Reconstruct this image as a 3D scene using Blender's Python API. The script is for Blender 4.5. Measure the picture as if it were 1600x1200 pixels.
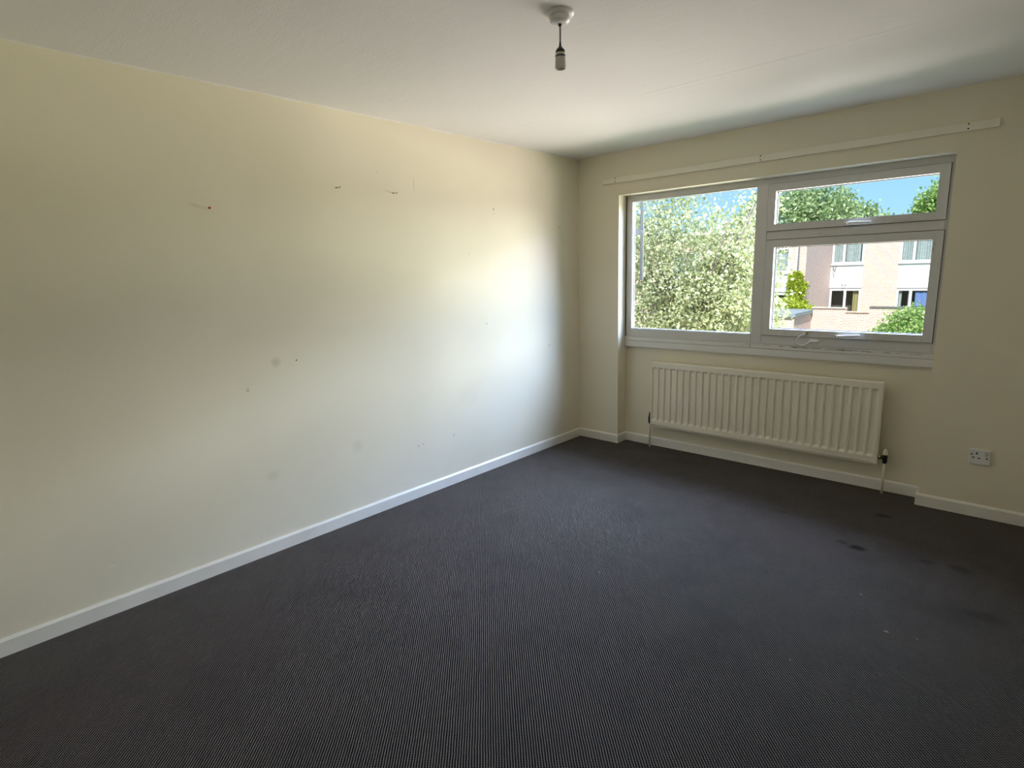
import bpy, bmesh, math, random
import numpy as np
from mathutils import Vector, Matrix
random.seed(7)
RNG = np.random.default_rng(11)
for o in list(bpy.data.objects): bpy.data.objects.remove(o)
S = bpy.context.scene
COL = S.collection

# ------------------------------------------------------------------ camera
cam = bpy.data.cameras.new('camera'); camo = bpy.data.objects.new('camera', cam); COL.objects.link(camo)
camo.location = (2.96838, -4.11361, 1.47941)
camo.rotation_euler = (1.37827252, 0.0289550, 0.7403728)
cam.sensor_width = 36.0; cam.lens = 888.4 / 1600 * 36; cam.clip_start = 0.02; cam.clip_end = 400
S.camera = camo

# ------------------------------------------------------------------ sky, sun, added fill lights, exposure
W = bpy.data.worlds.new('sky'); S.world = W; W.use_nodes = True
wn = W.node_tree.nodes; wl = W.node_tree.links; wn.clear()
wo = wn.new('ShaderNodeOutputWorld'); wb = wn.new('ShaderNodeBackground')
tc = wn.new('ShaderNodeTexCoord'); sep = wn.new('ShaderNodeSeparateXYZ'); rmp = wn.new('ShaderNodeValToRGB')
wl.new(tc.outputs['Generated'], sep.inputs[0]); wl.new(sep.outputs['Z'], rmp.inputs[0])
rmp.color_ramp.elements[0].position = 0.0; rmp.color_ramp.elements[0].color = (0.46, 0.77, 0.96, 1)
rmp.color_ramp.elements[1].position = 0.55; rmp.color_ramp.elements[1].color = (0.20, 0.43, 0.80, 1)
e = rmp.color_ramp.elements.new(0.16); e.color = (0.30, 0.62, 0.93, 1)
mp = wn.new('ShaderNodeMapping'); mp.inputs['Scale'].default_value = (3, 3, 14)
nz = wn.new('ShaderNodeTexNoise'); nz.inputs['Scale'].default_value = 2.2; nz.inputs['Detail'].default_value = 6
wl.new(tc.outputs['Generated'], mp.inputs[0]); wl.new(mp.outputs[0], nz.inputs[0])
cr = wn.new('ShaderNodeMapRange'); cr.inputs[1].default_value = .52; cr.inputs[2].default_value = .75; cr.inputs[4].default_value = .35
wl.new(nz.outputs[0], cr.inputs[0])
mx = wn.new('ShaderNodeMix'); mx.data_type = 'RGBA'; mx.inputs[7].default_value = (.62, .70, .82, 1)
wl.new(cr.outputs[0], mx.inputs[0]); wl.new(rmp.outputs[0], mx.inputs[6]); wl.new(mx.outputs[2], wb.inputs[0])
wb.inputs[1].default_value = 1.2
wl.new(wb.outputs[0], wo.inputs[0])

def lamp(name, kind, loc, target, energy, color, **kw):
    d = bpy.data.lights.new(name, kind); o = bpy.data.objects.new(name, d); COL.objects.link(o)
    o.location = loc
    o.rotation_euler = (Vector(target) - Vector(loc)).to_track_quat('-Z', 'Y').to_euler()
    d.energy = energy; d.color = color
    for k, v in kw.items(): setattr(d, k, v)
    return o
# the sun stands behind this house, so it lights the garden and the houses opposite
lamp('sun', 'SUN', (6, -20, 26), (0, 0, 0), 8.0, (1, .96, .91), angle=math.radians(0.6))
# added fill lights, out of view, boosting daylight from sky above and garden below
lamp('sky_fill', 'AREA', (3.2, 6.3, 6.4), (1.5, 0.2, 1.6), 7200, (.54, .68, 1.0), shape='RECTANGLE', size=10.0, size_y=5.6)
lamp('sky_side_fill', 'AREA', (7.2, 12.0, 4.2), (1.4, 0.1, 1.5), 2800, (.96, .98, .95), shape='RECTANGLE', size=7.0, size_y=4.0)
lamp('garden_fill', 'AREA', (3.0, 6.0, -1.6), (1.5, 0.2, 1.7), 1500, (1, .83, .79), shape='RECTANGLE', size=10.0, size_y=3.0)
lamp('garden_side_fill', 'AREA', (6.2, 14.0, -1.6), (1.4, 0.1, 1.5), 2200, (1, .98, .75), shape='RECTANGLE', size=6.0, size_y=3.2)
S.cycles.diffuse_bounces = 8          # a pale room: let daylight bounce around it
VS = S.view_settings
S.display_settings.display_device = 'sRGB'
VS.view_transform = 'Standard'; VS.look = 'None'; VS.gamma = 1; VS.use_curve_mapping = False; VS.exposure = 0.0

# ------------------------------------------------------------------ helpers
class NT:
    """small helper around a material's node tree"""
    def __init__(s, name):
        s.m = bpy.data.materials.new(name); s.m.use_nodes = True
        s.n = s.m.node_tree.nodes; s.l = s.m.node_tree.links; s.n.clear()
        s.out = s.n.new('ShaderNodeOutputMaterial'); s.b = s.n.new('ShaderNodeBsdfPrincipled')
        s.l.new(s.b.outputs[0], s.out.inputs[0]); s._oc = None
    def oc(s):
        if not s._oc: s._oc = s.n.new('ShaderNodeTexCoord')
        return s._oc.outputs['Object']
    def set(s, sock, v):
        if hasattr(v, 'is_linked') or isinstance(v, bpy.types.NodeSocket): s.l.new(v, sock)
        else: sock.default_value = v
    def math(s, op, a, b=0.0, c=None, clamp=False):
        n = s.n.new('ShaderNodeMath'); n.operation = op; n.use_clamp = clamp
        s.set(n.inputs[0], a); s.set(n.inputs[1], b)
        if c is not None: s.set(n.inputs[2], c)
        return n.outputs[0]
    def mix(s, f, a, b):
        n = s.n.new('ShaderNodeMix'); n.data_type = 'RGBA'
        s.set(n.inputs[0], f); s.set(n.inputs[6], a); s.set(n.inputs[7], b); return n.outputs[2]
    def noise(s, scale, detail=2, rough=.5, vec=None):
        n = s.n.new('ShaderNodeTexNoise'); n.inputs['Scale'].default_value = scale
        n.inputs['Detail'].default_value = detail; n.inputs['Roughness'].default_value = rough
        s.l.new(vec or s.oc(), n.inputs['Vector']); return n.outputs[0]
    def rng(s, v, a, b, c=0.0, d=1.0):
        n = s.n.new('ShaderNodeMapRange'); s.set(n.inputs[0], v)
        for i, q in enumerate((a, b, c, d)): n.inputs[i + 1].default_value = q
        return n.outputs[0]
    def sepxyz(s):
        n = s.n.new('ShaderNodeSeparateXYZ'); s.l.new(s.oc(), n.inputs[0]); return n.outputs
    def bump(s, h, strength=.3, dist=.01):
        n = s.n.new('ShaderNodeBump'); n.inputs['Strength'].default_value = strength; n.inputs['Distance'].default_value = dist
        s.set(n.inputs['Height'], h); s.l.new(n.outputs[0], s.b.inputs['Normal'])
    def mapping(s, scale=(1, 1, 1), rot=(0, 0, 0), loc=(0, 0, 0)):
        n = s.n.new('ShaderNodeMapping'); n.inputs['Scale'].default_value = scale; n.inputs['Rotation'].default_value = rot
        n.inputs['Location'].default_value = loc
        s.l.new(s.oc(), n.inputs[0]); return n.outputs[0]
    def spot(s, c, r, soft=1.0, wob=0.0, wscale=20):
        """1 inside an ellipsoid of radii r about c, fading to 0 at its rim"""
        v = s.n.new('ShaderNodeVectorMath'); v.operation = 'SUBTRACT'; s.l.new(s.oc(), v.inputs[0]); v.inputs[1].default_value = c
        w = s.n.new('ShaderNodeVectorMath'); w.operation = 'DIVIDE'; s.l.new(v.outputs[0], w.inputs[0]); w.inputs[1].default_value = r
        q = s.n.new('ShaderNodeVectorMath'); q.operation = 'LENGTH'; s.l.new(w.outputs[0], q.inputs[0])
        d = q.outputs['Value']
        if wob: d = s.math('ADD', d, s.math('MULTIPLY', s.math('SUBTRACT', s.noise(wscale, 3), .5), wob))
        return s.rng(d, 1.0 - soft, 1.0, 1.0, 0.0)
    def base(s, col, rough=.6, spec=.5):
        s.set(s.b.inputs['Base Color'], col); s.set(s.b.inputs['Roughness'], rough)
        s.set(s.b.inputs['Specular IOR Level'], spec); return s.m

def plain(name, col, rough=.5, metal=0.0, spec=.5, var=.06, vscale=6, bump=0.0, bscale=60):
    t = NT(name); c = (*col, 1)
    d = tuple(x * (1 - var * 2) for x in col) + (1,)
    m = t.base(t.mix(t.noise(vscale, 4), c, d) if var else c, rough, spec)
    t.b.inputs['Metallic'].default_value = metal
    if bump: t.bump(t.noise(bscale, 3), bump, .004)
    return m

def ob(name, bm, mat, parent=None, smooth=False, label=None, cat=None, group=None, kind=None):
    me = bpy.data.meshes.new(name)
    if isinstance(bm, bmesh.types.BMesh):
        bmesh.ops.recalc_face_normals(bm, faces=bm.faces[:]); bm.to_mesh(me); bm.free()
    else: me.from_pydata(*bm)
    if smooth:
        for p in me.polygons: p.use_smooth = True
    me.materials.append(mat)
    o = bpy.data.objects.new(name, me); COL.objects.link(o)
    if parent: o.parent = parent
    return tag(o, label, cat, group, kind)
def tag(o, label=None, cat=None, group=None, kind=None):
    for k, v in (('label', label), ('category', cat), ('group', group), ('kind', kind)):
        if v: o[k] = v
    return o
def thing(name, label, cat, loc=(0, 0, 0), group=None, kind=None):
    o = bpy.data.objects.new(name, None); COL.objects.link(o); o.location = loc; o.empty_display_size = .1
    return tag(o, label, cat, group, kind)
def place(o, root):
    """parts are modelled in room coordinates; hang one on its root without moving it"""
    o.parent = root; o.matrix_parent_inverse = Matrix.Translation(root.location).inverted() if root.type == 'EMPTY' else Matrix()
    return o
def part(root, name, bm, mat, **k):
    o = ob(name, bm, mat, **k); return place(o, root)

def box(bm, x0, x1, y0, y1, z0, z1, bev=0.0):
    vs = [bm.verts.new(p) for p in ((x0,y0,z0),(x1,y0,z0),(x1,y1,z0),(x0,y1,z0),(x0,y0,z1),(x1,y0,z1),(x1,y1,z1),(x0,y1,z1))]
    fs = [bm.faces.new([vs[i] for i in f]) for f in ((3,2,1,0),(4,5,6,7),(0,1,5,4),(1,2,6,5),(2,3,7,6),(3,0,4,7))]
    if bev:
        es = list({e for f in fs for e in f.edges})
        bmesh.ops.bevel(bm, geom=es, offset=bev, segments=2, profile=.5, affect='EDGES')
    return bm
def B(*a, bev=0.0): return box(bmesh.new(), *a, bev=bev)
def tube(bm, pts, r, n=10, cap=True):
    pts = [Vector(p) for p in pts]; rs = r if isinstance(r, (list, tuple)) else [r] * len(pts); rings = []
    up = Vector((0, 0, 1)); prev = None
    for i, p in enumerate(pts):
        t = (pts[min(i + 1, len(pts) - 1)] - pts[max(i - 1, 0)]).normalized()
        if prev is None: a = t.cross(up if abs(t.z) < .95 else Vector((1, 0, 0))).normalized()
        else: a = (prev - t * prev.dot(t)).normalized()
        prev = a; b = t.cross(a)
        rings.append([bm.verts.new(p + (a * math.cos(k * 2 * math.pi / n) + b * math.sin(k * 2 * math.pi / n)) * rs[i]) for k in range(n)])
    for q, w in zip(rings, rings[1:]):
        for k in range(n): bm.faces.new((q[k], q[(k + 1) % n], w[(k + 1) % n], w[k]))
    if cap: bm.faces.new(rings[0][::-1]); bm.faces.new(rings[-1])
    return bm
def lathe(bm, prof, c, n=32):
    """prof: (radius, z) pairs turned about the vertical through c"""
    rings = []
    for r, z in prof:
        rings.append([bm.verts.new((c[0] + r * math.cos(k * 2 * math.pi / n), c[1] + r * math.sin(k * 2 * math.pi / n), c[2] + z)) for k in range(n)])
    for q, w in zip(rings, rings[1:]):
        for k in range(n): bm.faces.new((q[k], q[(k + 1) % n], w[(k + 1) % n], w[k]))
    bm.faces.new(rings[0][::-1]); bm.faces.new(rings[-1])
    return bm
def ring_frame(bm, x0, x1, z0, z1, w, y0, y1, bev=.003, wb=None):
    """rectangular frame of four mitred bars, w wide (wb: bottom bar), from y0 (room side) to y1"""
    wb = wb or w
    o = [(x0, z0), (x1, z0), (x1, z1), (x0, z1)]; i = [(x0 + w, z0 + wb), (x1 - w, z0 + wb), (x1 - w, z1 - w), (x0 + w, z1 - w)]
    g = {}
    for k in range(4):
        for nm, P in (('o', o), ('i', i)):
            for yy, y in (('f', y0), ('b', y1)):
                g[nm, yy, k] = bm.verts.new((P[k][0], y, P[k][1]))
    fs = []
    for k in range(4):
        j = (k + 1) % 4
        fs += [bm.faces.new((g['o','f',k], g['o','f',j], g['i','f',j], g['i','f',k])), bm.faces.new((g['o','b',k], g['i','b',k], g['i','b',j], g['o','b',j])),
               bm.faces.new((g['i','f',k], g['i','f',j], g['i','b',j], g['i','b',k])), bm.faces.new((g['o','f',k], g['o','b',k], g['o','b',j], g['o','f',j]))]
    if bev:
        es = [e for e in bm.edges if e.verts[0] in g.values() and e.verts[1] in g.values() and (e.verts[0].co.y == y0 and e.verts[1].co.y == y0) and
              ((e.verts[0].co.x == e.verts[1].co.x) or (e.verts[0].co.z == e.verts[1].co.z))]
        bmesh.ops.bevel(bm, geom=es, offset=bev, segments=2, profile=.5, affect='EDGES')
    return bm

# ------------------------------------------------------------------ materials
def wall_mat(name, marks=False):
    t = NT(name); x = t.sepxyz()
    c = t.mix(t.rng(t.noise(1.3, 4), .35, .7), (.83, .775, .625, 1), (.79, .735, .59, 1))
    if marks:
        g = (.50, .465, .36, 1)
        def m(y, z, ry, rz, k, col=g, soft=.7, wob=.5, ws=30):
            nonlocal c
            c = t.mix(t.math('MULTIPLY', t.spot((0, y, z), (.2, ry, rz), soft, wob, ws), k), c, col)
        m(-2.752, 1.048, .036, .034, .45); m(-2.302, .469, .05, .05, .22); m(-2.835, .435, .045, .035, .28)
        m(-2.9, .70, .12, .10, .06); m(-1.35, .62, .14, .12, .08); m(-1.1, .9, .2, .16, .05)
        dk = (.08, .07, .055, 1)
        m(-2.637, 1.044, .005, .005, .95, dk, .3, 0); m(-2.916, .923, .009, .013, .5, (.32, .30, .24, 1), .5, .6, 80)
        m(-1.038, 1.936, .006, .007, .9, dk, .3, 0); m(-1.038, 1.905, .004, .004, .7, dk, .3, 0)
        m(-1.841, .354, .014, .010, .5, (.3, .27, .2, 1)); m(-1.80, .358, .010, .008, .45, (.3, .27, .2, 1)); m(-1.523, .356, .016, .009, .45, (.33, .3, .23, 1))
        m(-3.606, .225, .02, .007, .8, (.86, .85, .80, 1)); m(-2.431, 1.039, .010, .016, .4, (.86, .83, .74, 1))
        m(-1.75, 2.045, .0035, .055, .5, (.45, .41, .32, 1), .5, .3); m(-.263, 1.839, .03, .010, .4, (.5, .46, .36, 1))
        m(-1.30, 1.62, .005, .012, .5, (.4, .36, .28, 1)); m(-2.02, 2.09, .004, .010, .5, (.4, .36, .28, 1))
        m(-1.22, .73, .012, .016, .35, (.86, .83, .74, 1)); m(-1.15, 1.12, .005, .006, .8, dk, .3, 0); m(-.42, .88, .005, .006, .8, dk, .3, 0)
        # ragged edge of the ceiling's white paint
        edge = t.math('ADD', x[2], t.math('MULTIPLY', t.math('SUBTRACT', t.noise(9, 5, .6), .5), .030))
        c = t.mix(t.rng(edge, 2.394, 2.398), c, (.83, .82, .80, 1))
    t.bump(t.math('ADD', t.noise(220, 2), t.math('MULTIPLY', t.noise(14, 3), .8)), .10, .003)
    return t.base(c, .55, .35)
M_LWALL = wall_mat('cream_wall_paint_marked', True); M_WALL = wall_mat('cream_wall_paint')

t = NT('white_ceiling_paint')
c = t.mix(t.noise(2.0, 4), (.86, .855, .84, 1), (.82, .815, .80, 1))
c = t.mix(t.math('MULTIPLY', t.spot((1.95, -1.178, 2.4), (.36, .004, .1), .5, .8, 12), .45), c, (.45, .43, .40, 1))   # hairline crack
t.bump(t.math('ADD', t.noise(120, 3), t.math('MULTIPLY', t.noise(7, 3, .6, t.mapping((.5, 2.5, 1))), 1.5)), .16, .004)
M_CEIL = t.base(c, .85, .2)

t = NT('charcoal_loop_carpet'); x = t.sepxyz()
jit = t.math('MULTIPLY', t.math('SUBTRACT', t.noise(18, 3), .5), .006)
u = t.math('ADD', t.math('ADD', x[0], x[1]), jit)           # loops of two yarns lie in diagonal rows
rows = t.math('MULTIPLY_ADD', t.math('SINE', t.math('MULTIPLY', u, 2 * math.pi / .0120)), .5, .5)
v = t.math('ADD', t.math('SUBTRACT', x[0], x[1]), jit)
loops = t.math('MULTIPLY_ADD', t.math('SINE', t.math('MULTIPLY', v, 2 * math.pi / .0120)), .5, .5)
fz = t.noise(420, 3, .7)
h = t.math('MULTIPLY', rows, t.math('MULTIPLY_ADD', loops, .35, .65))
k = t.math('MULTIPLY_ADD', t.math('SUBTRACT', fz, .5), .9, h)
c = t.mix(t.rng(k, .2, .9), (.006, .0055, .0055, 1), (.275, .240, .222, 1))
c = t.mix(t.math('MULTIPLY', t.rng(t.noise(3.0, 5, .6), .48, .75), .30), c, (.035, .032, .032, 1))
for (px, py, r1, r2, kk) in ((2.407, -.85, .055, .04, .85), (2.33, -.83, .05, .03, .4), (2.43, -.315, .05, .035, .6), (2.83, -.79, .07, .05, .35), (2.70, -.80, .05, .03, .3), (1.104, -2.517, .06, .05, .2),
                         (1.95, -.62, .06, .02, .3), (2.95, -1.2, .10, .06, .25)):
    c = t.mix(t.math('MULTIPLY', t.spot((px, py, 0), (r1, r2, .3), .6, .9, 26), kk), c, (.010, .009, .010, 1))
for (px, py, r1) in ((2.659, -1.573, .012), (1.50, -1.92, .006), (2.52, -1.33, .008), (2.76, -1.55, .006), (2.42, -2.0, .006)):
    c = t.mix(t.math('MULTIPLY', t.spot((px, py, 0), (r1, r1 * .7, .3), .6, .8, 60), .45), c, (.5, .48, .46, 1))
t.bump(t.math('ADD', h, t.math('MULTIPLY', fz, .6)), .9, .005)
M_CARPET = t.base(c, .95, .12)

t = NT('white_gloss_woodwork')
c = t.mix(t.rng(t.noise(5, 4), .4, .7), (.83, .81, .76, 1), (.78, .76, .70, 1))
c = t.mix(t.math('MULTIPLY', t.rng(t.noise(38, 4, .7), .66, .72), .5), c, (.45, .40, .33, 1))
t.bump(t.noise(40, 3), .12, .003); M_WOOD = t.base(c, .35, .5)

def upvc(name, grime):
    t = NT(name); x = t.sepxyz()
    c = t.mix(t.noise(4, 3), (.68, .675, .66, 1), (.62, .61, .59, 1))
    g = t.rng(t.noise(26, 5, .7, t.mapping((1, 1, .45))), .60, .78)
    c = t.mix(t.math('MULTIPLY', g, grime), c, (.22, .20, .16, 1)); return t.base(c, .32, .5)
M_UPVC = upvc('white_plastic_frame', .25); M_UPVCD = upvc('grimy_white_plastic', .75)
t = NT('painted_sill'); x = t.sepxyz()
c = t.mix(t.noise(3, 3), (.78, .77, .74, 1), (.72, .71, .68, 1))
line = t.spot((1.95, .11, .915), (.75, .5, .006), .6, .5, 40)
c = t.mix(t.math('MULTIPLY', line, t.rng(t.noise(14, 4, .7), .42, .62)), c, (.16, .14, .11, 1)); M_SILL = t.base(c, .4, .45)
M_GASKET = plain('black_rubber_gasket', (.02, .022, .025), .6, var=0)
M_SPACER = plain('aluminium_spacer_bar', (.30, .35, .39), .4, .4, var=.03)
M_MOULD = plain('dark_mouldy_sealant', (.10, .09, .06), .8, var=.2, vscale=30)
M_RAD = plain('cream_radiator_enamel', (.87, .82, .70), .38, var=.03, vscale=3)
M_PIPE = plain('painted_pipe', (.74, .69, .56), .45, var=.05)
M_CHROME = plain('tarnished_chrome', (.45, .43, .40), .25, 1.0, var=.2, vscale=60)
M_DARKM = plain('dark_tarnished_brass', (.07, .06, .05), .4, .8, var=.2, vscale=60)
M_WPLAST = plain('white_plastic', (.80, .80, .80), .3, var=.02)
M_BRIGHT = plain('bright_white_plastic', (.93, .93, .93), .3, var=0)
M_GPLAST = plain('greyed_white_plastic', (.62, .63, .64), .35, var=.03)
M_BATTEN = plain('cream_batten_paint', (.88, .83, .70), .45, var=.03)
M_HOLE = plain('dark_hole', (.012, .012, .012), .9, var=0)
M_BLACK = plain('black_bakelite', (.012, .012, .013), .3, var=0)
M_CREAMP = plain('cream_plastic_band', (.62, .60, .48), .4, var=.03)
M_SKIRT = plain('aged_grey_plastic_skirt', (.60, .57, .54), .5, var=.06, vscale=30)
M_CORD = plain('grey_fabric_flex', (.26, .235, .225), .7, var=.1, vscale=200)
M_RED = plain('red_plastic_pin_head', (.45, .03, .02), .35, var=0)
M_STEEL = plain('blue_grey_galvanised_steel', (.09, .11, .135), .55, .2, var=.08)

def glass_mat():
    t = NT('window_glass'); t.n.remove(t.b)
    tr = t.n.new('ShaderNodeBsdfTransparent'); gl = t.n.new('ShaderNodeBsdfGlossy'); fr = t.n.new('ShaderNodeFresnel'); ms = t.n.new('ShaderNodeMixShader')
    tr.inputs[0].default_value = (.97, .985, .98, 1); gl.inputs['Roughness'].default_value = .01; 
    gi = t.n.new('ShaderNodeNewGeometry')          # thin pane: both faces reflect like air to glass
    t.l.new(t.math('SUBTRACT', 1.30, t.math('MULTIPLY', gi.outputs['Backfacing'], 1.30 - 1 / 1.30)), fr.inputs[0])
    t.l.new(fr.outputs[0], ms.inputs[0]); t.l.new(tr.outputs[0], ms.inputs[1]); t.l.new(gl.outputs[0], ms.inputs[2]); t.l.new(ms.outputs[0], t.out.inputs[0]); return t.m
M_GLASS = glass_mat()

def brick_mat(name, c1, c2, mortar, axis):
    t = NT(name)
    rot = (math.pi / 2, 0, 0) if axis == 'y' else (math.pi / 2, 0, math.pi / 2)
    mpn = t.n.new('ShaderNodeCombineXYZ'); x = t.sepxyz()
    t.l.new(x[0] if axis == 'y' else x[1], mpn.inputs[0]); t.l.new(x[2], mpn.inputs[1])
    b = t.n.new('ShaderNodeTexBrick'); t.l.new(mpn.outputs[0], b.inputs['Vector'])
    for nm, v in (('Color1', (*c1, 1)), ('Color2', (*c2, 1)), ('Mortar', (*mortar, 1)), ('Scale', 1.0), ('Mortar Size', .011), ('Mortar Smooth', .1), ('Brick Width', .225), ('Row Height', .075)):
        b.inputs[nm].default_value = v
    t.bump(b.outputs['Fac'], -.5, .01)
    return t.base(b.outputs[0], .85, .2)
M_BRICK = brick_mat('pale_red_brick', (.67, .45, .35), (.56, .36, .28), (.82, .74, .66), 'y')
M_BRICKX = brick_mat('red_brick_side', (.62, .43, .39), (.52, .34, .31), (.76, .67, .63), 'x')
M_RENDER = plain('white_render', (.86, .86, .85), .8, var=.02)
M_HWHITE = plain('white_house_joinery', (.72, .73, .74), .4, var=.02)
M_ROOM = plain('dim_house_room', (.10, .085, .07), .9, var=.1)  # dimness of the rooms put into the colour
M_NET = plain('white_net_curtain', (.55, .61, .61), .8, var=.3, vscale=9)
M_CLOTH = plain('blue_cotton_cloth', (.16, .25, .55), .8, var=.1)
M_OCHRE = plain('ochre_curtain', (.40, .34, .16), .8, var=.1)
M_ROOF = plain('grey_roofing_felt', (.30, .35, .38), .7, var=.12)
M_LEAD = plain('dark_coping', (.16, .15, .15), .7, var=.1)
M_GRASS = plain('garden_grass_and_paving', (.25, .28, .14), .9, var=.2, vscale=.8)
M_BARK = plain('grey_brown_bark', (.17, .14, .10), .9, var=.2, vscale=12, bump=.4)
M_XWALL = plain('outer_brickwork', (.40, .27, .20), .9, var=.1)

def leaf_mat(name, a, b, gloss=.35, transl=.35):
    t = NT(name)
    gi = t.n.new('ShaderNodeNewGeometry')
    c = t.mix(gi.outputs['Random Per Island'], (*a, 1), (*b, 1))
    t.base(c, gloss, .6)
    tl = t.n.new('ShaderNodeBsdfTranslucent'); t.l.new(c, tl.inputs[0])
    ms = t.n.new('ShaderNodeMixShader'); ms.inputs[0].default_value = transl
    t.l.new(t.b.outputs[0], ms.inputs[1]); t.l.new(tl.outputs[0], ms.inputs[2]); t.l.new(ms.outputs[0], t.out.inputs[0]); return t.m
M_LEAF = leaf_mat('olive_green_leaves', (.20, .24, .09), (.50, .50, .27), .28, .30)
M_LEAF2 = leaf_mat('fresh_green_leaves', (.30, .42, .18), (.48, .58, .31))
M_LEAF3 = leaf_mat('lime_green_ivy_leaves', (.36, .45, .03), (.52, .58, .07))
M_LEAF4 = leaf_mat('bright_green_bush_leaves', (.26, .42, .10), (.42, .56, .20))

# ------------------------------------------------------------------ room shell
XR, YB, H = 3.30, -4.75, 2.40
WOUT = .185                                          # outer face of the window wall
WX0, WX1, WZ1, REC = .393, 2.552, 2.068, .14        # window bay: sides, head, depth of the recess
ob('floor', B(-.25, XR + .25, YB - .25, WOUT, -.12, 0), M_CARPET, label='charcoal loop-pile carpet with dark stains near the window', cat='floor', kind='structure')
# ceiling: a slightly uneven plaster face with a board joint, under a solid slab
bm = bmesh.new(); nx, ny = 66, 96; gv = {}
def nzs(x, y): return math.sin(x * 1.9 + .4) * math.sin(y * 2.6 + 1.1) + .6 * math.sin(x * 3.7 - y * 1.3) + .5 * math.sin(y * 6.1 + .7 * math.sin(x * 1.4))
ys = sorted(set([YB - .2 + (0.26 - YB + .2 - .06) * j / ny for j in range(ny + 1)] + [-1.195, -1.188, -1.181, -1.174, -1.166]))
for i in range(nx + 1):
    for j, y in enumerate(ys):
        xx = -.2 + (XR + .4) * i / nx
        dz = .0012 * nzs(xx, y)
        if abs(y + 1.181) < .010 and xx < 2.45: dz -= (.0020 if abs(y + 1.181) < .004 else .0005) * (.5 + .5 * math.sin(xx * 5.3))
        gv[i, j] = bm.verts.new((xx, y, H + dz))
for i in range(nx):
    for j in range(len(ys) - 1): bm.faces.new((gv[i, j], gv[i, j + 1], gv[i + 1, j + 1], gv[i + 1, j]))
box(bm, -.25, XR + .25, YB - .25, WOUT, H + .02, H + .35)
ob('ceiling', bm, M_CEIL, smooth=True, label='white painted plaster ceiling with a faint board joint', cat='ceiling', kind='structure')
ob('wall_left', B(-.25, -.006, YB - .25, WOUT, -.12, H + .02), M_LWALL, label='long cream wall with stains, hooks and filled marks', cat='wall', kind='structure')
ob('wall_right', B(XR, XR + .25, YB - .25, WOUT, -.12, H + .02), M_WALL, label='cream wall at the socket end of the window wall', cat='wall', kind='structure')
ob('wall_front', B(-.006, XR, YB - .25, YB, -.12, H + .02), M_WALL, label='cream wall facing the window', cat='wall', kind='structure')
bm = bmesh.new(); y0 = .006
box(bm, -.006, WX0, y0, WOUT, -.12, H + .02); box(bm, WX1, XR, y0, WOUT, -.12, H + .02)
box(bm, WX0, WX1, y0, WOUT, WZ1, H + .02); box(bm, WX0, WX1, REC, WOUT, -.12, .890)
ob('wall_back', bm, M_WALL, label='cream window wall with a shallow recess below and around the window', cat='wall', kind='structure')

def skirting(name, segs, label):
    """segs: (x0,x1,y0,y1) footprints; each board has a chamfered top edge facing the room"""
    bm = bmesh.new()
    for x0, x1, yy0, yy1, face in segs:
        h0, h1 = .064, .074
        box(bm, x0, x1, yy0, yy1, 0, h0)
        c = .008; X0, X1, Y0, Y1 = x0, x1, yy0, yy1
        if face == '+x': X1 -= c
        if face == '-y': Y0 += c
        if face == '-x': X0 += c
        lo = [bm.verts.new(p) for p in ((x0, yy0, h0), (x1, yy0, h0), (x1, yy1, h0), (x0, yy1, h0))]
        hi = [bm.verts.new(p) for p in ((X0, Y0, h1), (X1, Y0, h1), (X1, Y1, h1), (X0, Y1, h1))]
        for k in range(4): bm.faces.new((lo[k], lo[(k + 1) % 4], hi[(k + 1) % 4], hi[k]))
        bm.faces.new(hi)
    return ob(name, bm, M_WOOD, label=label, cat='baseboard', kind='structure')
skirting('baseboard_left', [(-.006, .008, YB, y0, '+x')], 'chipped white skirting board along the long cream wall')
skirting('baseboard_back', [(.008, WX0 + .012, -.008, y0, '-y'), (WX0, WX0 + .012, y0, REC, '+x'), (WX0 + .012, WX1 - .012, REC - .013, REC, '-y'),
                            (WX1 - .012, WX1, y0, REC, '-x'), (WX1 - .012, XR, -.008, y0, '-y')], 'white skirting board stepping in and out below the window')
skirting('baseboard_right', [(XR - .014, XR, YB, -.008, '-x')], 'white skirting board along the wall at the socket end')

# ------------------------------------------------------------------ window
win = thing('window_1', 'white plastic window with a fixed pane, a top light and an opening casement', 'window', (1.47, .12, .925), kind='structure')
FY, FB = .120, .168
bm = ring_frame(bmesh.new(), WX0 + .006, WX1, .925, WZ1 + .0125, .052, FY, FB, .003)
part(win, 'window_frame', bm, M_UPVC)
part(win, 'sealant', B(WX0 - .001, WX0 + .008, FY - .004, FB, .925, WZ1), M_MOULD)
bm = B(WX0 + .04, 1.447, FY, FB, .975, .992, bev=.002); box(bm, 1.447, 1.520, FY - .004, FB, .930, 2.035, bev=.003); box(bm, 1.519, 1.5285, FY - .002, FB, .985, 1.656); part(win, 'mullion', bm, M_UPVC)
part(win, 'transom', B(1.520, WX1 - .03, FY - .002, FB, 1.655, 1.712, bev=.003), M_UPVC)
part(win, 'lower_rail', B(1.520, WX1 - .03, FY - .002, FB, .930, .990, bev=.003), M_UPVC)
part(win, 'frame_joint', B(1.4455, 1.4475, FY - .0015, FB - .01, .926, .985), M_MOULD)
def pane(root, x0, x1, z0, z1, y=.150):
    part(root, 'glass_pane', B(x0 - .004, x1 + .004, y, y + .004, z0 - .004, z1 + .004), M_GLASS)
    bm = ring_frame(bmesh.new(), x0 - .003, x1 + .003, z0 - .003, z1 + .003, .0055, y - .004, y - .0005, 0); part(root, 'gasket', bm, M_GASKET)
    bm = ring_frame(bmesh.new(), x0 - .003, x1 + .003, z0 - .003, z1 + .003, .007, y + .005, y + .010, 0); part(root, 'spacer_bar', bm, M_SPACER)
pane(win, .452, 1.447, .992, 2.022)
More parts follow.
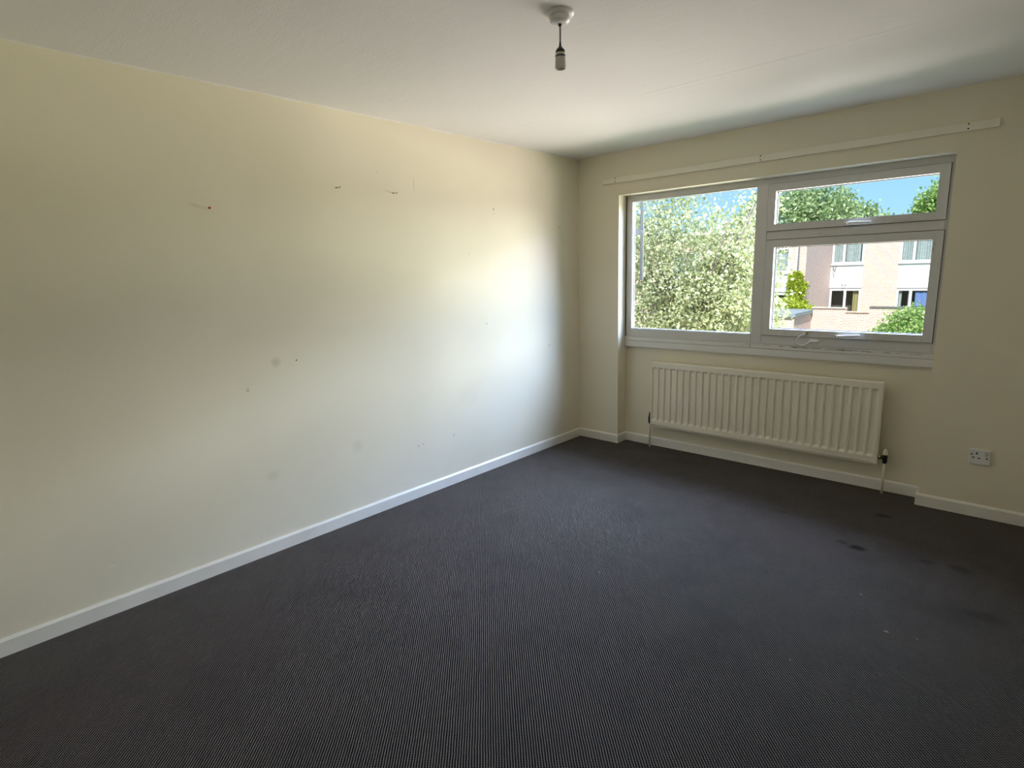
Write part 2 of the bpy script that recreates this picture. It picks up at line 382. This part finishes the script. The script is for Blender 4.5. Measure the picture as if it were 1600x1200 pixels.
# sloped glazing beads of the fixed pane
bm = ring_frame(bmesh.new(), .440, 1.452, .982, 2.033, .014, FY + .008, .150, .002); part(win, 'glazing_bead', bm, M_UPVC)
def sash(name, x0, x1, z0, z1, gx0, gx1, gz0, gz1):
    s = part(win, name, ring_frame(bmesh.new(), x0, x1, z0, z1, gx0 - x0, FY - .014, FB - .004, .004, gz0 - z0), M_UPVCD if 'lower' in name else M_UPVC)
    bm = ring_frame(bmesh.new(), x0 - .0025, x1 + .0025, z0 - .0025, z1 + .0025, .0035, FY - .0045, FY + .02, 0); o = ob('sash_gap', bm, M_GASKET); o.parent = s
    def sub(n, bm, m):
        o = ob(n, bm, m); o.parent = s; return o
    sub('glass_pane', B(gx0 - .004, gx1 + .004, .150, .154, gz0 - .004, gz1 + .004), M_GLASS)
    sub('gasket', ring_frame(bmesh.new(), gx0 - .003, gx1 + .003, gz0 - .003, gz1 + .003, .0055, .1465, .1495, 0), M_GASKET)
    sub('spacer_bar', ring_frame(bmesh.new(), gx0 - .003, gx1 + .003, gz0 - .003, gz1 + .003, .007, .155, .160, 0), M_SPACER)
    return s, sub
def handle_mesh(x, z, dz):
    bm = bmesh.new(); y = FY - .014
    box(bm, x - .002, x + .050, y - .014, y, z - .011, z + .011, bev=.004)
    tube(bm, [(x + .022, y - .010, z), (x + .022, y - .030, z + .001), (x + .030, y - .036, z + .002), (x + .075, y - .037, z + .002 + dz * .4), (x + .150, y - .034, z + .002 + dz)], [.010, .010, .011, .0095, .0065], 10)
    return bm
s1, sub1 = sash('top_light_sash', 1.523, 2.524, 1.714, 2.026, 1.573, 2.480, 1.758, 1.976)
o = sub1('handle', handle_mesh(2.005, 1.727, -.002), M_BRIGHT); sub1('key_hole', tube(bmesh.new(), [(2.014, FY - .0275, 1.727), (2.014, FY - .0295, 1.727)], .0055, 10), M_HOLE)
s2, sub2 = sash('lower_sash', 1.530, 2.525, .992, 1.652, 1.580, 2.483, 1.037, 1.602)
o = sub2('handle', handle_mesh(2.000, 1.006, .012), M_BRIGHT); sub2('key_hole', tube(bmesh.new(), [(2.009, FY - .0275, 1.006), (2.009, FY - .0295, 1.006)], .0055, 10), M_HOLE)
# cable restrictor hanging between sash and frame
yy = FY - .02
cab = [(1.822, yy + .006, 1.016), (1.806, yy - .006, 1.010), (1.784, yy - .016, .994), (1.770, yy - .020, .974), (1.772, yy - .020, .953), (1.790, yy - .018, .940), (1.815, yy - .013, .937), (1.838, yy - .006, .948), (1.850, yy, .960)]
bm = tube(bmesh.new(), cab, .0046, 8); sub2('restrictor_cable', bm, M_BRIGHT)
bm = B(1.846, 1.905, FY - .018, FY - .002, .957, .977, bev=.006); part(win, 'restrictor_lock', bm, M_BRIGHT)
bm = tube(bmesh.new(), [(1.829, FY - .026, 1.018), (1.829, FY - .013, 1.018)], .007, 12); sub2('restrictor_stud', bm, M_CHROME)
# sub-sill strip and window board
part(win, 'sill_strip', B(WX0 + .003, WX1 - .001, FY - .004, FB, .893, .9225, bev=.002), M_SILL)
part(win, 'window_sill', B(WX0 - .0, WX1 + .001, .108, REC + .05, .840, .889, bev=.003), M_SILL)
part(win, 'strip_joint', B(1.4455, 1.448, FY - .0045, FB - .01, .895, .921), M_MOULD)

# ------------------------------------------------------------------ radiator
RX0, RX1, RZ0, RZ1, RY = .682, 2.310, .200, .733, .052
rad = thing('radiator', 'cream pressed-steel panel radiator with vertical flutes under the window', 'radiator', (1.496, REC, .0))
NF = 30; pitch = (2.267 - .715) / (NF - 1); fx0 = .715
def chan(x):
    q = ((x - fx0) / pitch + .5) % 1 - .5; a = abs(q)
    if x < fx0 - pitch / 2 or x > fx0 + pitch * (NF - .5): return 0
    return min(1, max(0, (.40 - a) / .12))
xs = [RX0, RX0 + .006]
for i in range(NF):
    c0 = fx0 + i * pitch
    xs += [c0 + q * pitch for q in (-.5, -.40, -.36, -.32, -.28, 0, .28, .32, .36, .40)]
xs += [fx0 + (NF - .5) * pitch, RX1 - .006, RX1]
xs = sorted(x for x in xs if RX0 <= x <= RX1)
zs = [RZ0, RZ0 + .006, RZ0 + .040, RZ0 + .046, RZ0 + .054, RZ0 + .062, RZ0 + .25, RZ1 - .058, RZ1 - .052, RZ1 - .046, RZ1 - .042, RZ1 - .006, RZ1]
zf = [0, 0, 0, .25, .75, 1, 1, 1, .7, .25, 0, 0, 0]
bm = bmesh.new(); g = {}
for i, x in enumerate(xs):
    for j, z in enumerate(zs):
        edge = .004 if (i in (0, len(xs) - 1) or j in (0, len(zs) - 1)) else 0
        g[i, j] = bm.verts.new((x, RY + .011 * chan(x) * zf[j] + edge, z))
for i in range(len(xs) - 1):
    for j in range(len(zs) - 1): bm.faces.new((g[i, j], g[i + 1, j], g[i + 1, j + 1], g[i, j + 1]))
part(rad, 'fluted_panel', bm, M_RAD, smooth=False)
bm = bmesh.new()       # folded seam round the panel
box(bm, RX0, RX1, RY + .003, RY + .022, RZ1 - .003, RZ1 + .002, bev=.0015); box(bm, RX0, RX1, RY + .006, RY + .020, RZ0 - .010, RZ0 + .002, bev=.0015)
box(bm, RX0 - .002, RX0 + .002, RY + .003, RY + .020, RZ0, RZ1, bev=.001); box(bm, RX1 - .002, RX1 + .003, RY + .003, RY + .020, RZ0, RZ1, bev=.001)
part(rad, 'seam', bm, M_RAD)
part(rad, 'back_panel', B(RX0 + .004, RX1 - .004, RY + .020, RY + .036, RZ0 + .004, RZ1 - .004, bev=.003), M_RAD)
for xb in (RX0 + .2, RX1 - .2): part(rad, 'bracket', B(xb, xb + .03, RY + .034, REC, RZ0 + .05, RZ1 - .06), M_RAD)
def valve(x, sgn, dark):
    y = RY + .022
    p = part(rad, 'pipe', tube(bmesh.new(), [(x, y + .0, 0.0), (x, y, .215)], .0078, 12), M_PIPE, smooth=True)
    v = part(rad, 'valve', tube(tube(bmesh.new(), [(x, y, .205), (x, y, .215), (x, y, .219), (x, y, .262), (x, y, .266)], [.011, .0125, .0145, .0145, .010], 12), [(x, y, .242), (x + sgn * .016, y, .242), (x + sgn * .018, y, .242), (x + sgn * .040, y, .242)], [.010, .010, .013, .013], 12), M_DARKM)
    if dark: o = ob('valve_cap', lathe(bmesh.new(), [(.011, 0), (.012, .006), (.008, .022), (.005, .036)], (x, y, .266), 14), M_DARKM)
    else: o = ob('valve_cap', lathe(bmesh.new(), [(.017, 0), (.016, .006), (.012, .024), (.005, .036)], (x, y, .264), 14), M_PIPE)
    o.parent = v
    o = ob('union_nut', tube(bmesh.new(), [(x + sgn * .024, y, .242), (x + sgn * .036, y, .242)], .0145, 6), M_CHROME); o.parent = v
valve(.668, 1, True); valve(2.352, -1, False)

# ------------------------------------------------------------------ things on the walls
bat = thing('curtain_batten', 'long cream-painted timber batten screwed to the wall above the window', 'batten', (1.487, .006, 2.165))
part(bat, 'board', B(.250, 2.724, -.016, .008, 2.163, 2.208, bev=.0025), M_BATTEN)
for xx in (.370, 1.500, 2.592):
    for z in (2.198, 2.174): part(bat, 'screw', tube(bmesh.new(), [(xx, -.0165, z), (xx, -.010, z)], .0042, 10), M_DARKM)

soc = thing('wall_socket', 'white single switched plug socket low on the window wall beyond the radiator', 'socket', (2.820, .006, .361))
part(soc, 'faceplate', B(2.773, 2.868, -.008, .008, .318, .405, bev=.003), M_WPLAST)
sw = part(soc, 'rocker_switch', B(2.841, 2.855, -.0125, -.007, .371, .396, bev=.002), M_GPLAST)
for px, pz, w, hh in ((2.806, .383, .0035, .0065), (2.792, .357, .0060, .0030), (2.8175, .355, .0060, .0030)):
    part(soc, 'pin_hole', B(px - w, px + w, -.0086, -.004, pz - hh, pz + hh), M_HOLE)
for px, pz in ((2.783, .375), (2.852, .358)):
    part(soc, 'screw', tube(bmesh.new(), [(px, -.0092, pz), (px, -.004, pz)], .0045, 12), M_DARKM)

def hook(y, z, label):
    r = thing('wall_hook', label, 'hook', (-.006, y, z), group='small wire hooks on the long wall')
    part(r, 'shank', tube(bmesh.new(), [(-.012, y, z + .002), (.012, y, z), (.022, y + .001, z - .003), (.028, y + .003, z - .001), (.031, y + .006, z + .006)], [.0014, .0014, .0016, .0016, .0011], 8), M_DARKM, smooth=True)
    part(r, 'collar', tube(bmesh.new(), [(-.008, y, z + .001), (-.003, y, z + .001)], .0035, 10), M_DARKM)
hook(-2.322 + .02, 1.978, 'bent dark metal hook on the long cream wall, farther from the window corner')
hook(-1.933 + .02, 1.978, 'bent dark metal hook on the long cream wall, closer to the window corner')
pin = thing('push_pin', 'small red-headed pin stuck in the long cream wall', 'pin', (-.006, -3.0, 1.826))
part(pin, 'needle', tube(bmesh.new(), [(-.010, -3.0, 1.826), (.014, -3.0, 1.826)], .0012, 6), M_CHROME)
part(pin, 'head', lathe(bmesh.new(), [(.001, -.006), (.005, -.004), (.006, 0), (.005, .004), (.001, .006)], (.016, -3.0, 1.826), 12), M_RED, smooth=True)

# ------------------------------------------------------------------ pendant
PX, PY = 1.580, -2.298
pen = thing('pendant_light', 'white ceiling rose with a short flex and an empty lampholder', 'ceiling light', (PX, PY, H))
part(pen, 'ceiling_rose', lathe(bmesh.new(), [(.051, .004), (.052, -.003), (.051, -.009), (.047, -.0125), (.037, -.0135)], (PX, PY, H), 40), M_WPLAST, smooth=True)
o = part(pen, 'rose_cover', lathe(bmesh.new(), [(.0375, -.010), (.0385, -.020), (.0365, -.029), (.031, -.0345), (.018, -.037), (.008, -.038)], (PX, PY, H), 40), M_WPLAST, smooth=True)
part(pen, 'cord_grip', lathe(bmesh.new(), [(.007, -.034), (.0065, -.041), (.0042, -.047)], (PX, PY, H), 14), M_BLACK)
part(pen, 'flex', tube(bmesh.new(), [(PX, PY, H - .040), (PX + .0005, PY, H - .07), (PX, PY, H - .106)], .0033, 10), M_CORD, smooth=True)
hz = 2.212
lh = part(pen, 'lampholder_cap', lathe(bmesh.new(), [(.0035, .090), (.0042, .080), (.0060, .074), (.0100, .070), (.0155, .064), (.0170, .060), (.0175, .052)], (PX, PY, hz), 28), M_BLACK, smooth=True)
part(pen, 'band', lathe(bmesh.new(), [(.0174, .0535), (.0178, .053), (.0178, .0455), (.0174, .045)], (PX, PY, hz), 28), M_CREAMP)
part(pen, 'shade_ring', lathe(bmesh.new(), [(.0182, .0455), (.0192, .0445), (.0192, .0410), (.0182, .0400)], (PX, PY, hz), 28), M_BLACK)
part(pen, 'skirt', lathe(bmesh.new(), [(.0182, .0405), (.0192, .030), (.0200, .004), (.0196, .000), (.0170, .000), (.0165, .004), (.0160, .030)], (PX, PY, hz), 28), M_SKIRT, smooth=True)

# ------------------------------------------------------------------ outside: ground, mast
ob('garden_ground', B(-90, 90, .6, 160, -2.9, -2.7), M_GRASS, label='garden ground far below the window', cat='ground', kind='structure')
ob('outer_wall', B(-.25, XR + .25, .05, WOUT, -2.7, -.12), M_XWALL, label='outer wall below the room', cat='wall', kind='structure')
mast = thing('aerial_mast', 'grey steel aerial pole on a wall bracket just outside the window', 'pole', (-.30, WOUT, 1.845))
part(mast, 'pole', tube(bmesh.new(), [(.036, 1.0, 1.375), (.036, 1.0, 3.4)], .0165, 14), M_STEEL, smooth=True)
part(mast, 'bracket_arm', B(-.62, .036, .985, 1.015, 1.815, 1.872, bev=.002), M_STEEL)
part(mast, 'bracket_strut', B(-.64, -.58, WOUT + .005, 1.015, 1.80, 1.885, bev=.002), M_STEEL)
part(mast, 'wall_plate', B(-.70, -.52, WOUT, WOUT + .015, 1.70, 1.98, bev=.002), M_STEEL)
part(mast, 'clamp', tube(bmesh.new(), [(.036, 1.0, 1.825), (.036, 1.0, 1.862)], .023, 14), M_STEEL)
ob('outer_wall_neighbour', B(-6, -.25, .05, WOUT, -2.7, 3.0), M_XWALL, label='outer wall of the adjoining house', cat='wall', kind='structure')

# ------------------------------------------------------------------ outside: houses
def wall_grid(xs, zs, holes, y0, y1):
    """brick wall from y0 to y1 with rectangular openings; holes = set of (i,j) cells"""
    bm = bmesh.new()
    for i in range(len(xs) - 1):
        for j in range(len(zs) - 1):
            if (i, j) not in holes: box(bm, xs[i], xs[i + 1], y0, y1, zs[j], zs[j + 1])
    return bm
def curtain(x0, x1, z0, z1, y, amp=.03, n=40, freq=9):
    vs, fs = [], []
    for i in range(n + 1):
        x = x0 + (x1 - x0) * i / n; d = amp * math.sin(x * freq * 2 * math.pi) + amp * .4 * math.sin(x * freq * 4.7)
        for q in (0, .012): vs += [(x, y + d + q, z0 + .01 * math.sin(x * 23)), (x, y + d + q, z1)]
    for i in range(n):
        a = 4 * i; b = a + 4
        fs += [(a, b, b + 1, a + 1), (a + 2, a + 3, b + 3, b + 2), (a, a + 2, b + 2, b), (a + 1, b + 1, b + 3, a + 3)]
    return (vs, [], fs)
def house_window(root, x0, x1, z0, z1, y, mull, dress, name='window'):
    """white framed window set into a wall whose face is at y; dress = list of (x0,x1,z0,z1,material)"""
    w = part(root, name, ring_frame(bmesh.new(), x0, x1, z0, z1, .12, y + .05, y + .12, 0), M_HWHITE)
    def sub(n, bm, m):
        q = ob(n, bm, m); q.parent = w; return q
    for mx_ in mull: sub('mullion', B(mx_ - .065, mx_ + .065, y + .045, y + .118, z0 + .1, z1 - .1), M_HWHITE)
    edges = [x0] + list(mull) + [x1]
    for a, b in zip(edges, edges[1:]): sub('pane', B(a + .06, b - .06, y + .085, y + .09, z0 + .1, z1 - .1), M_GLASS)
    sub('dark_backing', B(x0, x1, y + .75, y + .80, z0, z1), M_ROOM)  # dark sheet standing in for the shade of an unlit room
    sub('window_ledge', B(x0 - .02, x1 + .02, y - .06, y + .06, z0 - .07, z0), M_HWHITE)
    for (a, b, c, d, m) in dress: sub('curtain', curtain(a, b, c, d, y + .20), m)
    return w
HY = 35.0
h1 = thing('terraced_house', 'pale red-brick house opposite with white panels between its upper and lower windows', 'house', (-3, HY, -2.7))
xs_ = [-6.52, -4.81, -3.06, -1.28, 6.0]; zs_ = [-2.7, -1.62, -.02, 1.42, 2.95, 3.4]
holes = {(0, 1), (0, 2), (0, 3), (2, 1), (2, 2), (2, 3)}
part(h1, 'brick_wall', wall_grid(xs_, zs_, holes, HY, HY + .3), M_BRICK)
part(h1, 'back_block', B(-6.52, 6, HY + .9, HY + 8, -2.7, 3.4), M_ROOM)
for a, b in ((-6.52, -4.81), (-3.06, -1.28)): part(h1, 'panel', B(a, b, HY + .02, HY + .25, .02, 1.36), M_RENDER)
part(h1, 'flat_roof', B(-6.52, 6.3, HY - .3, HY + 8.3, 3.4, 3.62), M_HWHITE)
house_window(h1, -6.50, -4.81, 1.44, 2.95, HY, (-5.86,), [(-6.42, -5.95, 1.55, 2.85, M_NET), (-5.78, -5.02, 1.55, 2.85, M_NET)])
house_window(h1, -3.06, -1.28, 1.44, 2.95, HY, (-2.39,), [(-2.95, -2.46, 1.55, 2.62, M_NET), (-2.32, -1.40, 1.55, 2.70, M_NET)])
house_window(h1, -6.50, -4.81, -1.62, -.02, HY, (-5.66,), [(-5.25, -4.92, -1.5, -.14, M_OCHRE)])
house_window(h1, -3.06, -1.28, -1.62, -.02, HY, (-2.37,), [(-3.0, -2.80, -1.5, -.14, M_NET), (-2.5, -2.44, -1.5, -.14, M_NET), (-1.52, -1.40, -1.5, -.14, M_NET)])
cl = ob('hung_cloth', curtain(-2.16, -1.62, -1.02, -.22, HY + .16, .02, 20, 3), M_CLOTH, label='blue cloth hung inside a ground-floor window of the brick house', cat='cloth')
bm = tube(bmesh.new(), [(-6.40, HY - .02, 1.36), (-6.24, HY - .30, 1.02)], .022, 8); tube(bm, [(-6.22, HY - .02, 1.36), (-6.24, HY - .30, 1.02)], .022, 8)
part(h1, 'drying_bracket', bm, M_LEAD)
bm = tube(bmesh.new(), [(-5.86, HY - .01, .26), (-5.75, HY - .18, .14), (-5.62, HY - .01, .24)], .02, 8); part(h1, 'light_bracket', bm, M_LEAD)

SY, SX = 29.95, -6.53
h2 = thing('stepped_house', 'brick house stepped forward of its neighbour, ivy climbing at its corner', 'house', (-11, SY, -2.7))
xs_ = [-22, -14.5, -12.6, -9.25, -7.35, SX]; zs_ = [-2.7, -1.6, -.05, 1.06, 2.45, 3.4]
part(h2, 'brick_wall', wall_grid(xs_, zs_, {(3, 3), (3, 2), (3, 1), (1, 3), (1, 2), (1, 1)}, SY, SY + .3), M_BRICK)
part(h2, 'side_wall', B(SX - .3, SX + .002, SY + .002, HY + .3, -2.7, 3.4), M_BRICKX)
part(h2, 'back_block', B(-22, SX - .3, SY + .9, SY + 8, -2.7, 3.4), M_ROOM)
part(h2, 'flat_roof', B(-22.3, SX, SY - .3, SY + 8.3, 3.4, 3.62), M_HWHITE)
for a, b in ((-9.25, -7.35), (-14.5, -12.6)):
    part(h2, 'panel', B(a, b, SY + .02, SY + .25, .0, .99), M_RENDER)
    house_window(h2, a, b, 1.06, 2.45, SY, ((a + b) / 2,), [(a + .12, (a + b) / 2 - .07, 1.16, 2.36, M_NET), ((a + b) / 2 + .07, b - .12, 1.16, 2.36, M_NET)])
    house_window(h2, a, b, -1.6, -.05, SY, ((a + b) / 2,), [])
part(h2, 'downpipe', tube(bmesh.new(), [(-7.0, SY - .06, 3.4), (-7.0, SY - .06, 1.25), (-6.98, SY - .06, 1.1), (-6.62, SY - .06, .55), (-6.60, SY - .06, -2.7)], .05, 10), M_HWHITE, smooth=True)
part(h2, 'dark_pipe', tube(bmesh.new(), [(-6.90, SY - .05, 3.4), (-6.90, SY - .05, .9), (-6.95, SY - .05, .3), (-6.95, SY - .05, -2.7)], .04, 10), M_LEAD, smooth=True)  # dark tube running down beside the white downpipe
part(h2, 'vent_pipe', tube(bmesh.new(), [(SX - .02, SY + .45, .30), (SX + .16, SY + .45, .30)], .05, 8), M_LEAD)

GY0, GY1, GX = 23.0, 25.5, -4.93
gar = thing('garden_shed', 'low brick outbuilding with a grey flat felt roof beside the garden wall', 'outbuilding', (-6.2, GY0, -2.7))
part(gar, 'front_wall', B(-7.6, GX - .0, GY0, GY0 + .22, -2.7, -.80), M_BRICK)
part(gar, 'side_wall', B(GX - .22, GX + .002, GY0 + .22, GY1, -2.7, -.80), M_BRICKX)
part(gar, 'side_wall', B(-7.6, -7.38, GY0 + .22, GY1, -2.7, -.80), M_BRICKX)
rf = part(gar, 'roof', B(-7.75, GX + .10, GY0 - .12, GY1, -.80, -.70, bev=.02), M_ROOF)
bm = bmesh.new(); box(bm, -7.75, GX + .10, GY0 - .12, GY0 + .06, -.70, -.63); box(bm, GX - .08, GX + .10, GY0 + .06, GY1, -.70, -.63); box(bm, -7.75, GX - .08, GY1 - .12, GY1, -.70, -.61)
o = ob('roof_kerb', bm, M_ROOF); o.parent = rf
gw = thing('garden_wall', 'stepped brick garden wall with dark coping in front of the brick house', 'wall', (-1, 25.6, -2.7))
for a, b, z in ((-4.93, -3.47, -.57), (-3.47, -2.55, -.74), (-2.55, 4.0, -.50)):
    part(gw, 'brick_section', B(a, b, 25.60, 25.82, -2.7, z), M_BRICK)
    part(gw, 'coping', B(a, b, 25.55, 25.87, z, z + .05, bev=.008), M_LEAD if z > -.55 else M_BRICK)

# ------------------------------------------------------------------ outside: plants
def leaves(cen, size, flat=0.0, out=None):
    """one folded diamond leaf (two triangles) at each centre"""
    n = len(cen); d = RNG.normal(size=(n, 3)); d[:, 2] -= .35; d /= np.linalg.norm(d, axis=1)[:, None]
    nn = RNG.normal(size=(n, 3)); nn[:, 2] += .6
    s = np.cross(d, nn); s /= np.linalg.norm(s, axis=1)[:, None]; u = np.cross(s, d)
    L = size * RNG.uniform(.7, 1.3, n)[:, None]
    a = cen - d * L * .5; b = cen + d * L * .5; l = cen + s * L * .30 + u * L * .08; r = cen - s * L * .30 + u * L * .08
    v = np.stack([a, l, b, r], 1).reshape(-1, 3)
    k = np.arange(n) * 4
    f = np.concatenate([np.stack([k, k + 1, k + 2], 1), np.stack([k, k + 2, k + 3], 1)])
    return (v.tolist(), [], f.tolist())
def blob_points(lobes, nclus, per, spread, shell=.55):
    pts = []; w = np.array([l[3] * l[4] * l[5] for l in lobes]); w /= w.sum()
    for k, l in enumerate(lobes):
        m = max(1, int(nclus * w[k])); d = RNG.normal(size=(m, 3)); d /= np.linalg.norm(d, axis=1)[:, None]
        rr = (shell + (1 - shell) * RNG.uniform(size=m) ** .6)[:, None]
        c = np.array(l[:3]) + d * rr * np.array(l[3:6])
        pts.append((c[:, None, :] + RNG.normal(size=(m, per, 3)) * spread).reshape(-1, 3))
    return np.concatenate(pts)
def tree(name, label, base, lobes, nclus, per, spread, size, mat, trunk_r, group=None, shell=.5):
    t_ = thing(name, label, 'tree', base, group)
    part(t_, 'foliage', leaves(blob_points(lobes, nclus, per, spread, shell), size), mat, kind='stuff')
    top = Vector(lobes[0][:3]); b0 = Vector(base)
    mid = b0.lerp(top, .45) + Vector((.05, 0, 0)); mid.x = b0.x * .7 + top.x * .3
    part(t_, 'trunk', tube(bmesh.new(), [b0, b0 + Vector((0, 0, (mid.z - b0.z) * .5)), mid], [trunk_r, trunk_r * .85, trunk_r * .7], 10), M_BARK, smooth=True)
    for l in lobes:
        c = Vector(l[:3])
        for q in range(3):
            e_ = c + Vector((random.uniform(-.6, .6) * l[3], random.uniform(-.5, .5) * l[4], random.uniform(.1, .8) * l[5]))
            part(t_, 'branch', tube(bmesh.new(), [mid, mid.lerp(e_, .5) + Vector((0, 0, .1 * l[5])), e_], [trunk_r * .5, trunk_r * .32, trunk_r * .1], 7), M_BARK, smooth=True)
    return t_
tree('garden_tree', 'leafy olive-green tree filling the view through the fixed pane', (-2.9, 8.9, -2.7),
     [(-3.9, 8.9, 1.5, 1.7, 1.3, 2.3), (-2.0, 8.7, 1.0, 1.05, 1.1, 1.75), (-3.0, 8.6, .2, 1.9, 1.2, 1.6), (-1.75, 8.6, 2.3, .6, .6, .95), (-3.3, 9.2, 0.6, 1.6, .8, 1.8), (-2.0, 9.2, .4, 1.0, .8, 1.6)],
     1000, 34, .15, .085, M_LEAF, .16, shell=.25)
part(bpy.data.objects['garden_tree'], 'outer_spray', leaves(blob_points([(-1.15, 8.6, .35, .38, .4, .9), (-1.0, 8.6, 1.75, .2, .3, .2)], 14, 16, .10, .3), .09), M_LEAF, kind='stuff')
bg = 'trees rising beyond the houses'
tree('broadleaf_tree', 'broad green tree behind the stepped house, tallest of the trees beyond the roofs', (-17.5, 60, -2.7), [(-17.5, 60, 4.6, 5.2, 4, 5.0), (-13.3, 60, 4.7, 3.3, 3, 4.5)], 800, 26, .35, .36, M_LEAF2, .4, bg)
tree('broadleaf_tree', 'smaller ragged tree beside the tall broad tree beyond the roofs', (-11.7, 68, -2.7), [(-12.0, 68, 4.2, 2.4, 2, 3.6), (-10.3, 68, 3.6, 1.3, 1, 2.9)], 300, 24, .32, .36, M_LEAF2, .25, bg)
tree('broadleaf_tree', 'rounded yellow-green tree standing apart beyond the brick house', (-2.2, 60, -2.7), [(-3.5, 60, 5.0, 2.7, 2.5, 3.6), (-5.3, 60, 4.3, 1.5, 2, 1.9)], 420, 26, .33, .34, M_LEAF4, .35, bg)
bush = thing('garden_bush', 'rounded bright green bush in front of the garden wall', 'bush', (-.55, 22, -2.7))
part(bush, 'foliage', leaves(blob_points([(-.55, 22, -1.25, .85, .8, 1.05), (-1.0, 22, -1.5, .7, .7, .8), (.1, 22, -1.2, .7, .7, 1.05)], 230, 22, .13, .6), .13), M_LEAF4, kind='stuff')
part(bush, 'stem', tube(bmesh.new(), [(-.55, 22, -2.7), (-.5, 22, -1.4)], [.06, .03], 8), M_BARK)
n = 2600; zz = RNG.uniform(-1.4, 1.05, n); wv = (.12 + .36 * np.clip((1.1 - zz) / .7, 0, 1) ** .6) * (1 + .35 * np.sin(zz * 9) * np.sin(zz * 23 + 1))
P1 = np.stack([-6.90 + .06 * np.sin(zz * 7) + wv * RNG.uniform(-1, 1, n), SY - .12 - .10 * RNG.uniform(size=n), zz + .05 * RNG.normal(size=n)], 1)
n = 1300; xx = RNG.uniform(-7.4, -5.2, n); P2 = np.stack([xx, 27.8 + .35 * RNG.normal(size=n), -.95 + RNG.uniform(-.3, .75, n) * np.clip((-4.9 - xx) / 1.6, .2, 1)], 1)
ivy = thing('ivy', 'lime-green ivy climbing the corner of the stepped house', 'ivy', (-6.6, SY - .2, -2.7))
part(ivy, 'leaves', leaves(P1, .17), M_LEAF3, kind='stuff')
part(ivy, 'stem', tube(bmesh.new(), [(-6.75, SY - .08, -2.7), (-6.85, SY - .10, -1.0), (-6.8, SY - .10, .9)], [.05, .035, .012], 7), M_BARK)
hg = thing('hedge', 'lime-green hedge top showing over the shed roof', 'hedge', (-6.1, 27.8, -2.7))
part(hg, 'leaves', leaves(P2, .17), M_LEAF3, kind='stuff')
bm = bmesh.new()
for q in range(5): tube(bm, [(-6.8 + q * .38, 27.8, -2.7), (-6.75 + q * .38, 27.8, -1.0)], [.04, .015], 6)
part(hg, 'stems', bm, M_BARK)
